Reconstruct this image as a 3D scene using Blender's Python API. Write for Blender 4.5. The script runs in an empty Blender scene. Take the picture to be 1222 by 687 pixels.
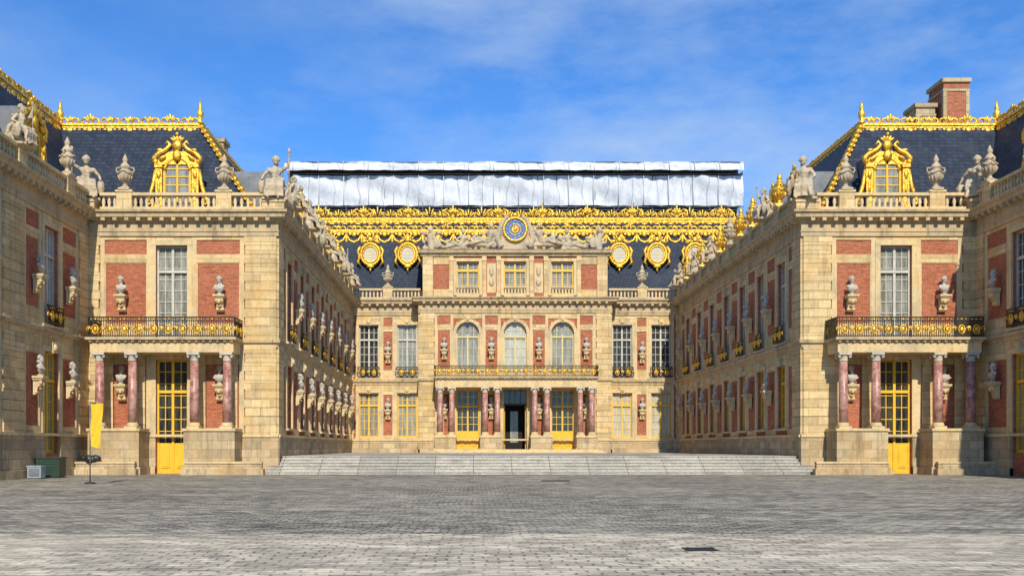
import bpy, bmesh, math, random
from mathutils import Vector, Matrix
random.seed(7)
scene = bpy.context.scene
R = math.radians
SUN_AZ, SUN_EL = -4.0, 39.0

# ------------------------------------------------------------------ materials
def newmat(name):
    m = bpy.data.materials.new(name); m.use_nodes = True
    nt = m.node_tree
    return m, nt, nt.nodes['Principled BSDF']
def N(nt, t, **kw):
    n = nt.nodes.new(t)
    for k, v in kw.items(): setattr(n, k, v)
    return n
def L(nt, a, b): nt.links.new(a, b)
def mixc(nt, fac, a, b, mode='MIX'):
    n = N(nt, 'ShaderNodeMix', data_type='RGBA', blend_type=mode)
    for s, v in ((0, fac), (6, a), (7, b)):
        if hasattr(v, 'is_output'): L(nt, v, n.inputs[s])
        elif s == 0: n.inputs[0].default_value = v
        else: n.inputs[s].default_value = (*v, 1)
    return n.outputs[2]
def ramp(nt, inp, a, b, ca=(0,0,0), cb=(1,1,1)):
    r = N(nt, 'ShaderNodeValToRGB')
    r.color_ramp.elements[0].position = a; r.color_ramp.elements[1].position = b
    r.color_ramp.elements[0].color = (*ca, 1); r.color_ramp.elements[1].color = (*cb, 1)
    L(nt, inp, r.inputs[0]); return r.outputs[0]
def noise(nt, vec, scale, detail=5, rough=.6):
    n = N(nt, 'ShaderNodeTexNoise'); n.inputs['Scale'].default_value = scale
    n.inputs['Detail'].default_value = detail; n.inputs['Roughness'].default_value = rough
    if vec is not None: L(nt, vec, n.inputs['Vector'])
    return n.outputs[0]
def objvec(nt): return N(nt, 'ShaderNodeTexCoord').outputs['Object']
def wallvec(nt):
    o = objvec(nt); s = N(nt, 'ShaderNodeSeparateXYZ'); L(nt, o, s.inputs[0])
    a = N(nt, 'ShaderNodeMath', operation='ADD'); L(nt, s.outputs[0], a.inputs[0]); L(nt, s.outputs[1], a.inputs[1])
    c = N(nt, 'ShaderNodeCombineXYZ'); L(nt, a.outputs[0], c.inputs[0]); L(nt, s.outputs[2], c.inputs[1])
    return o, c.outputs[0]
def scalev(nt, v, s):
    m = N(nt, 'ShaderNodeMapping'); m.inputs['Scale'].default_value = s; L(nt, v, m.inputs[0]); return m.outputs[0]
def bricks(nt, vec, w, h, mort, c1, c2, cm, bias=0.0, off=.5):
    b = N(nt, 'ShaderNodeTexBrick'); b.offset = off
    L(nt, vec, b.inputs['Vector'])
    b.inputs['Color1'].default_value = (*c1, 1); b.inputs['Color2'].default_value = (*c2, 1)
    b.inputs['Mortar'].default_value = (*cm, 1); b.inputs['Scale'].default_value = 1
    b.inputs['Mortar Size'].default_value = mort; b.inputs['Mortar Smooth'].default_value = .3
    b.inputs['Bias'].default_value = bias; b.inputs['Brick Width'].default_value = w; b.inputs['Row Height'].default_value = h
    return b
def bump(nt, p, h, strength, dist=.02, inv=False):
    b = N(nt, 'ShaderNodeBump', invert=inv); b.inputs['Strength'].default_value = strength; b.inputs['Distance'].default_value = dist
    L(nt, h, b.inputs['Height']); L(nt, b.outputs[0], p.inputs['Normal'])

def stone_mat(name, base, joints=True, stain=.5):
    m, nt, p = newmat(name)
    o, wv = wallvec(nt)
    dark = tuple(c * .74 for c in base); lite = tuple(min(1, c * 1.12) for c in base)
    n1 = noise(nt, o, .7, 5); n2 = noise(nt, o, 5, 5, .7); n3 = noise(nt, scalev(nt, o, (2.5, 2.5, .35)), 1.0, 4, .7)
    if joints:
        b = bricks(nt, wv, 1.05, .46, .014, dark, lite, tuple(c * .42 for c in base))
        col = b.outputs[0]
    else:
        col = mixc(nt, ramp(nt, n1, .35, .65), dark, lite)
    col = mixc(nt, ramp(nt, n1, .45, .75), col, tuple(c * k for c, k in zip(base, (.90, .78, .60))))
    grime = N(nt, 'ShaderNodeMath', operation='MULTIPLY'); L(nt, ramp(nt, n3, .5, .75), grime.inputs[0]); grime.inputs[1].default_value = stain
    col = mixc(nt, grime.outputs[0], col, (.16, .12, .08))
    col = mixc(nt, .4, col, ramp(nt, n2, .25, .75, (.45, .43, .40), (1.2, 1.2, 1.2)), 'MULTIPLY')
    L(nt, col, p.inputs['Base Color']); p.inputs['Roughness'].default_value = .85; p.inputs['Specular IOR Level'].default_value = .2
    bump(nt, p, n2, .4, .02)
    return m
STONE = stone_mat('limestone_ashlar', (.70, .53, .275), True, .42)
TRIM = stone_mat('limestone_trim', (.73, .575, .33), False, .42)
CORN = stone_mat('weathered_cornice', (.60, .47, .28), False, .8)
STAT = stone_mat('statue_stone', (.58, .485, .34), False, .75)
MARB = stone_mat('bust_marble', (.60, .55, .46), False, .45)
BLOCK = stone_mat('plinth_stone', (.55, .43, .26), True, .75)

def brick_mat():
    m, nt, p = newmat('red_brick'); o, wv = wallvec(nt)
    b = bricks(nt, wv, .26, .085, .007, (.50, .152, .072), (.32, .085, .042), (.46, .30, .19))
    n1 = noise(nt, o, .9, 5); n2 = noise(nt, o, 7, 4, .75); n3 = noise(nt, scalev(nt, o, (1.5, 1.5, 9)), 1.3, 4, .75)
    col = mixc(nt, ramp(nt, n1, .45, .85), b.outputs[0], (.50, .20, .11))
    col = mixc(nt, .7, col, ramp(nt, n2, .3, .7, (.5, .5, .5), (1.25, 1.25, 1.25)), 'MULTIPLY')
    col = mixc(nt, .6, col, ramp(nt, n3, .3, .7, (.65, .62, .6), (1.25, 1.25, 1.25)), 'MULTIPLY')
    L(nt, col, p.inputs['Base Color']); p.inputs['Roughness'].default_value = .9; p.inputs['Specular IOR Level'].default_value = .15
    bump(nt, p, b.outputs[1], .4, .01, True)
    return m
BRICK = brick_mat()
def slate_mat():
    m, nt, p = newmat('roof_slate'); o, wv = wallvec(nt)
    b = bricks(nt, wv, .34, .24, .016, (.016, .026, .048), (.032, .047, .074), (.006, .009, .015))
    n1 = noise(nt, o, .5, 5); n2 = noise(nt, o, 4, 5, .7)
    col = mixc(nt, ramp(nt, n1, .5, .9), b.outputs[0], (.05, .063, .085))
    col = mixc(nt, .6, col, ramp(nt, n2, .25, .75, (.5, .5, .5), (1.25, 1.25, 1.25)), 'MULTIPLY')
    L(nt, col, p.inputs['Base Color']); p.inputs['Roughness'].default_value = .65; p.inputs['Specular IOR Level'].default_value = .25
    bump(nt, p, b.outputs[1], .6, .015, True)
    return m
SLATE = slate_mat()
def simple(name, c, rough=.6, metal=0.0, var=.25, scale=5.0, spec=.5, bmp=.2):
    m, nt, p = newmat(name); o = objvec(nt); n = noise(nt, o, scale, 5, .65)
    col = mixc(nt, ramp(nt, n, .3, .7), tuple(x * (1 - var) for x in c), tuple(min(1, x * (1 + var * .5)) for x in c))
    L(nt, col, p.inputs['Base Color']); p.inputs['Roughness'].default_value = rough; p.inputs['Metallic'].default_value = metal
    p.inputs['Specular IOR Level'].default_value = spec
    if bmp: bump(nt, p, n, bmp, .02)
    return m
def gold_mat():
    m, nt, p = newmat('gilded_lead'); o = objvec(nt)
    n = noise(nt, o, 5, 6, .7); n2 = noise(nt, o, 2.2, 4, .6)
    col = mixc(nt, ramp(nt, n, .34, .58), (.56, .27, .03), (1.0, .63, .08))
    col = mixc(nt, ramp(nt, n2, .60, .76), col, (.48, .23, .03))
    L(nt, col, p.inputs['Base Color']); p.inputs['Metallic'].default_value = .66; p.inputs['Roughness'].default_value = .38
    bump(nt, p, n, .9, .06)
    return m
GOLD = gold_mat()
OCHRE = simple('ochre_paint', (.78, .47, .03), .45, 0, .15, 3, bmp=.05)
CREAM = simple('cream_frame_paint', (.62, .52, .24), .5, 0, .15, 3, bmp=.05)
WHITE = simple('white_frame_paint', (.54, .51, .42), .5, 0, .2, 3, bmp=.05)
IRON = simple('black_iron_and_shade', (.03, .03, .03), .5, .3, .2)
LEAD = simple('lead_sheet', (.18, .19, .20), .6, .2, .3, 2)
GREEN = simple('green_painted_metal', (.025, .055, .035), .5, 0, .2)
PALE = simple('pale_painted_metal', (.30, .36, .40), .5, 0, .2)
BAGM = simple('black_plastic_and_gap_shade', (.02, .02, .022), .4, 0, .3)
FLAG = simple('yellow_fabric', (.78, .50, .02), .7, 0, .15)
STEEL = simple('scaffold_steel', (.22, .22, .22), .5, .5, .3)
DARK = simple('dark_interior', (.015, .013, .012), .9, 0, .2)
BLUE = simple('clock_blue', (.02, .16, .50), .4, 0, .15)
PANE = simple('frosted_pane', (.52, .52, .46), .4, 0, .15, 2, .3, .05)
def marble_col():
    m, nt, p = newmat('red_marble'); o = objvec(nt)
    n = noise(nt, o, 2.5, 8, .75); n2 = noise(nt, o, 9, 6, .7)
    col = mixc(nt, ramp(nt, n, .42, .60), (.26, .095, .075), (.50, .29, .225))
    col = mixc(nt, ramp(nt, n2, .56, .70), col, (.60, .48, .40))
    L(nt, col, p.inputs['Base Color']); p.inputs['Roughness'].default_value = .4
    return m
REDM = marble_col()
def glass(name, c1, c2, rough=.12):
    m, nt, p = newmat(name); o = objvec(nt)
    n = noise(nt, scalev(nt, o, (5, 5, .7)), 1.2, 3)
    L(nt, mixc(nt, ramp(nt, n, .35, .65), c1, c2), p.inputs['Base Color'])
    p.inputs['Roughness'].default_value = rough; p.inputs['Specular IOR Level'].default_value = .6
    n3 = noise(nt, o, 1.3, 2); bump(nt, p, n3, .12, .1)
    return m
G_DARK = glass('window_glass_dark', (.015, .018, .02), (.07, .07, .06))
G_MID = glass('window_glass_shutters', (.15, .155, .13), (.34, .33, .28))
G_PALE = glass('window_glass_curtain', (.36, .36, .30), (.54, .53, .45))
def tarp_mat():
    m, nt, p = newmat('white_tarpaulin'); o, wv = wallvec(nt)
    b = bricks(nt, wv, 2.6, 50, .06, (.62, .63, .65), (.56, .575, .60), (.36, .38, .41), off=0)
    n = noise(nt, scalev(nt, o, (1, 1, .45)), 1.0, 5, .6); n2 = noise(nt, scalev(nt, o, (.3, 1, 1)), 1.0, 4, .5)
    col = mixc(nt, .65, b.outputs[0], ramp(nt, n, .3, .7, (.74, .76, .80), (1.08, 1.08, 1.08)), 'MULTIPLY')
    col = mixc(nt, ramp(nt, n2, .52, .85), col, (.45, .47, .51))
    L(nt, col, p.inputs['Base Color']); p.inputs['Roughness'].default_value = .6
    bump(nt, p, n, .8, .35)
    return m
TARP = tarp_mat()
def ground_mat(name, c1, c2, cm, w, h, mort, patch, blend=.55, con=1.0):
    m, nt, p = newmat(name); o = objvec(nt)
    wob = N(nt, 'ShaderNodeTexNoise'); wob.inputs['Scale'].default_value = .8; L(nt, o, wob.inputs['Vector'])
    mv = N(nt, 'ShaderNodeVectorMath', operation='MULTIPLY_ADD'); L(nt, wob.outputs[1], mv.inputs[0]); mv.inputs[1].default_value = (.35, .22, 0); L(nt, o, mv.inputs[2])
    b = bricks(nt, mv.outputs[0], w, h, mort, c1, c2, cm)
    vo = N(nt, 'ShaderNodeTexVoronoi'); vo.inputs['Scale'].default_value = 1.0; L(nt, scalev(nt, mv.outputs[0], (1/w*.8, 1/h*.8, 1)), vo.inputs['Vector'])
    sp = N(nt, 'ShaderNodeSeparateXYZ'); L(nt, vo.outputs['Color'], sp.inputs[0])
    n1 = noise(nt, o, .16, 6, .65); n2 = noise(nt, scalev(nt, o, (1, 1.6, 1)), 2.4, 5, .8); n3 = noise(nt, o, 22, 3, .7)
    n4 = noise(nt, scalev(nt, o, (.22, 1.3, 1)), .8, 6, .7)
    pf = N(nt, 'ShaderNodeMath', operation='MULTIPLY'); L(nt, ramp(nt, n1, .42, .62), pf.inputs[0]); pf.inputs[1].default_value = blend
    col = mixc(nt, pf.outputs[0], b.outputs[0], patch)
    col = mixc(nt, .8*con, col, ramp(nt, sp.outputs[0], 0, 1, (.50, .50, .51), (1.5, 1.48, 1.44)), 'MULTIPLY')
    col = mixc(nt, .85*con, col, ramp(nt, n2, .3, .7, (.5, .5, .5), (1.45, 1.45, 1.45)), 'MULTIPLY')
    col = mixc(nt, .85*con, col, ramp(nt, n4, .3, .7, (.62, .62, .63), (1.4, 1.39, 1.36)), 'MULTIPLY')
    col = mixc(nt, .6, col, ramp(nt, n3, .25, .75, (.55, .55, .55), (1.35, 1.35, 1.35)), 'MULTIPLY')
    L(nt, col, p.inputs['Base Color']); p.inputs['Roughness'].default_value = .85; p.inputs['Specular IOR Level'].default_value = .2
    mh = N(nt, 'ShaderNodeMath', operation='MULTIPLY_ADD'); L(nt, b.outputs[1], mh.inputs[0]); mh.inputs[1].default_value = -1.0; L(nt, n2, mh.inputs[2])
    bump(nt, p, mh.outputs[0], .7*con, .03)
    return m
COBBLE = ground_mat('cobble_setts', (.345, .315, .255), (.235, .22, .185), (.08, .075, .062), .30, .22, .024, (.36, .33, .265))
PAVE = ground_mat('worn_pale_setts', (.53, .47, .36), (.43, .385, .30), (.20, .175, .135), .34, .22, .020, (.54, .48, .37), .7, .75)
MARBLEF = ground_mat('marble_courtyard_paving', (.40, .38, .34), (.30, .28, .25), (.2, .19, .17), 1.2, 1.2, .02, (.38, .36, .32))
def step_mat():
    m, nt, p = newmat('step_stone'); o = objvec(nt); n = noise(nt, scalev(nt, o, (.5, 1, 1)), 1.5, 6, .7); n2 = noise(nt, o, 9, 4, .7)
    b = bricks(nt, o, 2.1, 50, .02, (.50, .47, .40), (.39, .365, .315), (.14, .125, .105))
    col = mixc(nt, ramp(nt, n, .46, .72), b.outputs[0], (.26, .24, .205)); col = mixc(nt, .6, col, ramp(nt, n2, .3, .7, (.5, .5, .5), (1.3, 1.3, 1.3)), 'MULTIPLY')
    L(nt, col, p.inputs['Base Color']); p.inputs['Roughness'].default_value = .8; bump(nt, p, n2, .3, .02); return m
STEPM = step_mat()

# ------------------------------------------------------------------ mesh builder
class MB:
    def __init__(s):
        s.v = []; s.f = []; s.mi = []; s.sm = []; s.mats = []; s.M = Matrix.Identity(4); s.flip = False
    def setM(s, M): s.M = M.copy(); s.flip = M.to_3x3().determinant() < 0
    def midx(s, m):
        if m not in s.mats: s.mats.append(m)
        return s.mats.index(m)
    def add(s, vs, fs, mat, smooth=False):
        o = len(s.v); k = s.midx(mat); M = s.M
        s.v.extend([tuple(M @ Vector(v)) for v in vs])
        for f in fs:
            f = [i + o for i in f]
            if s.flip: f.reverse()
            s.f.append(f); s.mi.append(k); s.sm.append(smooth)
    def box(s, a0, a1, b0, b1, c0, c1, mat):
        vs = [(a0,b0,c0),(a1,b0,c0),(a1,b1,c0),(a0,b1,c0),(a0,b0,c1),(a1,b0,c1),(a1,b1,c1),(a0,b1,c1)]
        s.add(vs, [(3,2,1,0),(4,5,6,7),(0,1,5,4),(1,2,6,5),(2,3,7,6),(3,0,4,7)], mat)
    def lathe(s, c, prof, seg, mat, smooth=True):
        vs = []; fs = []
        for r, z in prof:
            for i in range(seg):
                a = 2 * math.pi * i / seg; vs.append((c[0] + r * math.cos(a), c[1] + r * math.sin(a), c[2] + z))
        for k in range(len(prof) - 1):
            for i in range(seg):
                j = (i + 1) % seg; fs.append((k*seg+i, k*seg+j, (k+1)*seg+j, (k+1)*seg+i))
        fs.append(tuple(reversed(range(seg)))); fs.append(tuple(range((len(prof)-1)*seg, len(prof)*seg)))
        s.add(vs, fs, mat, smooth)
    def ell(s, c, r, mat, seg=8, rings=6, rot=None):
        vs = []; fs = []; c = Vector(c)
        pts = [Vector((0,0,-r[2]))]
        for k in range(1, rings):
            t = math.pi * k / rings - math.pi/2
            for i in range(seg):
                a = 2*math.pi*i/seg; pts.append(Vector((r[0]*math.cos(t)*math.cos(a), r[1]*math.cos(t)*math.sin(a), r[2]*math.sin(t))))
        pts.append(Vector((0,0,r[2])))
        if rot is not None: pts = [rot @ p for p in pts]
        vs = [tuple(p + c) for p in pts]
        for i in range(seg):
            j = (i+1) % seg; fs.append((0, 1+j, 1+i)); n = len(vs)-1; b = 1+(rings-2)*seg; fs.append((n, b+i, b+j))
        for k in range(rings-2):
            for i in range(seg):
                j = (i+1) % seg; fs.append((1+k*seg+i, 1+k*seg+j, 1+(k+1)*seg+j, 1+(k+1)*seg+i))
        s.add(vs, fs, mat, True)
    def tube(s, pts, rs, mat, seg=5, closed=False):
        pts = [Vector(p) for p in pts]; n = len(pts)
        if not isinstance(rs, (list, tuple)): rs = [rs]*n
        vs = []; fs = []; up = None
        for k in range(n):
            a = pts[(k-1) % n] if (closed or k > 0) else pts[k]; b = pts[(k+1) % n] if (closed or k < n-1) else pts[k]
            t = (b - a).normalized()
            if up is None:
                up = Vector((0,1,0)) if abs(t.y) < .8 else Vector((1,0,0))
            x = up.cross(t).normalized(); y = t.cross(x).normalized(); up = y
            for i in range(seg):
                q = 2*math.pi*i/seg; vs.append(tuple(pts[k] + (x*math.cos(q) + y*math.sin(q))*rs[k]))
        m = n if closed else n-1
        for k in range(m):
            k2 = (k+1) % n
            for i in range(seg):
                j = (i+1) % seg; fs.append((k*seg+i, k*seg+j, k2*seg+j, k2*seg+i))
        if not closed: fs.append(tuple(reversed(range(seg)))); fs.append(tuple(range((n-1)*seg, n*seg)))
        s.add(vs, fs, mat, True)
    def cap(s, p, q, r1, r2, mat, seg=10):
        s.tube([p, q], [r1, r2], mat, seg); s.ell(p, (r1,)*3, mat, seg, 6); s.ell(q, (r2,)*3, mat, seg, 6)
    def prism(s, poly, n0, n1, mat):
        k = len(poly); vs = [(p[0], n0, p[1]) for p in poly] + [(p[0], n1, p[1]) for p in poly]
        fs = [tuple(range(k)), tuple(reversed(range(k, 2*k)))] + [(i, k+i, k+(i+1) % k, (i+1) % k) for i in range(k)]
        s.add(vs, fs, mat)
    def sweep(s, path, prof, mat, closed_prof=True):
        P = [Vector((p[0], p[1])) for p in path]; nn = []
        for i in range(len(P)-1):
            d = (P[i+1]-P[i]).normalized(); nn.append(Vector((d.y, -d.x)))
        offs = []
        for i in range(len(P)):
            if i == 0: offs.append(nn[0])
            elif i == len(P)-1: offs.append(nn[-1])
            else: offs.append(nn[i-1] + nn[i] if abs(nn[i-1].dot(nn[i])) < .5 else nn[i])
        vs = []; fs = []; k = len(prof)
        for p, o in zip(P, offs):
            for n, z in prof: vs.append((p.x + o.x*n, p.y + o.y*n, z))
        for i in range(len(P)-1):
            for j in range(k if closed_prof else k-1):
                j2 = (j+1) % k; fs.append((i*k+j, (i+1)*k+j, (i+1)*k+j2, i*k+j2))
        s.add(vs, fs, mat)
    def obj(s, name, parent=None):
        me = bpy.data.meshes.new(name); me.from_pydata(s.v, [], s.f)
        for m in s.mats: me.materials.append(m)
        me.polygons.foreach_set('material_index', s.mi); me.polygons.foreach_set('use_smooth', s.sm); me.update()
        o = bpy.data.objects.new(name, me); scene.collection.objects.link(o)
        if parent: o.parent = parent
        return o
def empty(name):
    e = bpy.data.objects.new(name, None); scene.collection.objects.link(e); return e
def frame(P, Q):
    d = (Vector((Q[0]-P[0], Q[1]-P[1]))).normalized(); n = Vector((d.y, -d.x))
    return Matrix(((d.x, n.x, 0, P[0]), (d.y, n.y, 0, P[1]), (0, 0, 1, 0), (0, 0, 0, 1)))

palace = empty('palace_building')

# ------------------------------------------------------------------ plan of the palace (metres)
XL, XR = -10.96, 18.33
WL, WR = -21.5, 28.0
YF, YB = 55.0, 88.0
AX0, AX1, AY = -4.7, 12.0, 86.5
CX = 3.65
PATH = [(WL,12),(WL,YF),(XL,YF),(XL,YB),(AX0,YB),(AX0,AY),(AX1,AY),(AX1,YB),(XR,YB),(XR,YF),(WR,YF),(WR,12)]

def grid_wall(mb, Lw, z0, z1, ops, mat, u0=0.0, thick=.5):
    zs = sorted(set([z0, z1] + [min(max(o[2], z0), z1) for o in ops] + [min(max(o[3], z0), z1) for o in ops]))
    for a, b in zip(zs[:-1], zs[1:]):
        m = (a+b)/2; cuts = sorted([(o[0], o[1]) for o in ops if o[2] < m < o[3]])
        u = u0
        for c0, c1 in cuts:
            if c0 > u: mb.box(u, c0, -thick, 0, a, b, mat)
            u = c1
        if u < Lw: mb.box(u, Lw, -thick, 0, a, b, mat)

def window(mb, uc, w, z0, z1, fm, cols=4, rows=7, arched=False, gl=None, solid=0.0, nb=-.28, opendoor=False):
    u0, u1 = uc-w/2, uc+w/2
    gl = gl or random.choice([G_DARK, G_MID, G_PALE, G_MID])
    if opendoor:
        mb.box(u0, u1, -2.5, -2.4, z0, z1, DARK)
        mb.box(u0-.02, u0, -2.4, -.5, z0, z1, DARK); mb.box(u1, u1+.02, -2.4, -.5, z0, z1, DARK)
        mb.box(u0, u1, -2.4, -.5, z1, z1+.02, DARK)
        for sx in (-1, 1):
            a = uc + sx*(w/2-.06); mb.box(min(a, a-sx*.05), max(a, a-sx*.05), -.9, -.2, z0, z1-1.4, fm)
        mb.box(u0, u1, -.34, -.26, z1-1.35, z1-1.2, IRON)
        for k in range(1, 4): mb.box(u0+w*k/4-.025, u0+w*k/4+.025, -.34, -.28, z1-1.2, z1, IRON)
        mb.box(u0, u1, -.36, -.35, z1-1.2, z1, G_DARK)
        mb.box(uc-.35, uc+.35, -2.38, -2.36, z0+.6, z0+3.4, G_MID)
        return
    sp = z1 - w/2 if arched else z1
    if arched:
        pts = [(u0, z0), (u1, z0)] + [(uc + w/2*math.cos(math.pi*k/14), sp + w/2*math.sin(math.pi*k/14)) for k in range(15)]
        mb.prism(pts, nb-.04, nb, gl)
        for sx in (-1, 1):
            pl = [(uc+sx*w/2, z1+.003)] + [(uc+sx*w/2*math.cos(math.pi*k/14), sp + w/2*math.sin(math.pi*k/14)) for k in range(8)]
            pl.append((uc, z1+.003)); mb.prism(pl, -.45, -.002, STONE)
        mb.tube([(uc + (w/2-.05)*math.cos(math.pi*k/14), nb+.04, sp + (w/2-.05)*math.sin(math.pi*k/14)) for k in range(15)], .06, fm, 4)
    else:
        mb.box(u0, u1, nb-.04, nb, z0, z1, gl)
        mb.box(u0+.1, u1-.1, nb+.001, nb+.1, z1-.1, z1, fm)
    mb.box(u0, u0+.1, nb+.001, nb+.1, z0, sp, fm); mb.box(u1-.1, u1, nb+.001, nb+.1, z0, sp, fm)
    mb.box(u0+.1, u1-.1, nb+.001, nb+.1, z0, z0+.14, fm)
    mb.box(uc-.07, uc+.07, nb+.001, nb+.12, z0+.14, sp-.1, fm)
    zt = z0 + (z1-z0)*.72
    mb.box(u0+.1, u1-.1, nb+.12, nb+.15, zt-.08, zt+.08, fm)
    if solid:
        mb.box(u0+.1, u1-.1, nb+.001, nb+.06, z0+.14, z0+solid, fm)
        for sx in (-1, 1):
            c = uc+sx*w/4; mb.box(c-w/8, c+w/8, nb+.06, nb+.10, z0+.3, z0+solid-.2, fm)
            mb.box(c-w/8+.07, c+w/8-.07, nb+.10, nb+.12, z0+.4, z0+solid-.3, fm)
            mb.ell((uc+sx*.12, nb+.15, z0+solid+.1), (.03, .04, .06), IRON, 6, 5)
    za = z0 + max(solid, .14)
    for k in range(1, rows):
        z = za + (z1-za)*k/rows
        if arched and z > sp: mb.box(uc-w*.36, uc+w*.36, nb+.001, nb+.04, z-.022, z+.022, fm)
        else: mb.box(u0+.1, u1-.1, nb+.001, nb+.04, z-.022, z+.022, fm)
    for k in range(1, cols):
        if cols % 2 == 0 and k == cols//2: continue
        u = u0 + w*k/cols; mb.box(u-.022, u+.022, nb+.001, nb+.045, za, z1-(w*.14 if arched else .1), fm)

def surround(mb, uc, w, z0, z1, arched=False, key=True):
    s = .27
    for a in (uc-w/2-s, uc+w/2): mb.box(a, a+s, .001, .10, z0, z1 if not arched else z1-w/2, TRIM)
    if not arched:
        mb.box(uc-w/2-s, uc+w/2+s, .001, .12, z1, z1+.28, TRIM)
    else:
        sp = z1-w/2; r0, r1 = w/2, w/2+s
        for k in range(12):
            a, b = math.pi*k/12, math.pi*(k+1)/12
            mb.prism([(uc+r0*math.cos(a), sp+r0*math.sin(a)), (uc+r1*math.cos(a), sp+r1*math.sin(a)), (uc+r1*math.cos(b), sp+r1*math.sin(b)), (uc+r0*math.cos(b), sp+r0*math.sin(b))], .001, .10 if k % 2 else .12, TRIM)
    if key:
        mb.prism([(uc-.16, z1-.05), (uc+.16, z1-.05), (uc+.24, z1+.5), (uc-.24, z1+.5)], .0, .24, TRIM)
        mb.ell((uc, .24, z1+.22), (.15, .13, .2), TRIM, 8, 6)
    mb.box(uc-w/2-s-.05, uc+w/2+s+.05, .001, .2, z0-.14, z0, TRIM)

def railing(mb, u0, u1, n0, z0, h=.95, returns=0.0):
    def run(a, b, horiz=True, at=n0):
        Ld = b-a
        def bx(p0, p1, t, c0, c1, m):
            if horiz: mb.box(p0, p1, at-t, at+t, c0, c1, m)
            else: mb.box(at-t, at+t, p0, p1, c0, c1, m)
        bx(a, b, .045, z0+h-.07, z0+h, IRON); bx(a, b, .035, z0+.05, z0+.11, IRON); bx(a, b, .03, z0+h-.24, z0+h-.19, IRON)
        k = max(2, int(Ld/.12))
        for i in range(k+1):
            p = a + Ld*i/k; bx(p-.016, p+.016, .016, z0, z0+h-.06, IRON)
        m = max(1, int(round(Ld/.80)))
        for i in range(m):
            p = a + Ld*(i+.5)/m; zc = z0+.42
            def P3(x, y, z): return (x, y, z) if horiz else (y, x, z)
            pts = [P3(p+.17*math.cos(t), at+.03, zc+.24*math.sin(t)) for t in [2*math.pi*q/10 for q in range(10)]]
            mb.tube(pts, .045, GOLD, 4, True)
            mb.ell(P3(p, at+.04, zc), (.11, .05, .15) if horiz else (.05, .11, .15), GOLD, 6, 5)
            hw = Ld/m/2
            for sx in (-1, 1):
                mb.tube([P3(p+sx*(hw-.02-.13*math.cos(t)*(1-t/9)), at+.03, zc+.19*math.sin(t)*(1-t/9)) for t in [q*.8 for q in range(6)]], .036, GOLD, 4)
                mb.ell(P3(p+sx*.22, at+.02, z0+h-.13), (.06,.05,.045), GOLD, 5, 4)
            mb.ell(P3(p, at+.03, z0+h-.13), (.10,.04,.05) if horiz else (.04,.10,.05), GOLD, 5, 4)
    run(u0, u1)
    if returns:
        run(0.05, n0-.05, False, u0); run(0.05, n0-.05, False, u1)

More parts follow.
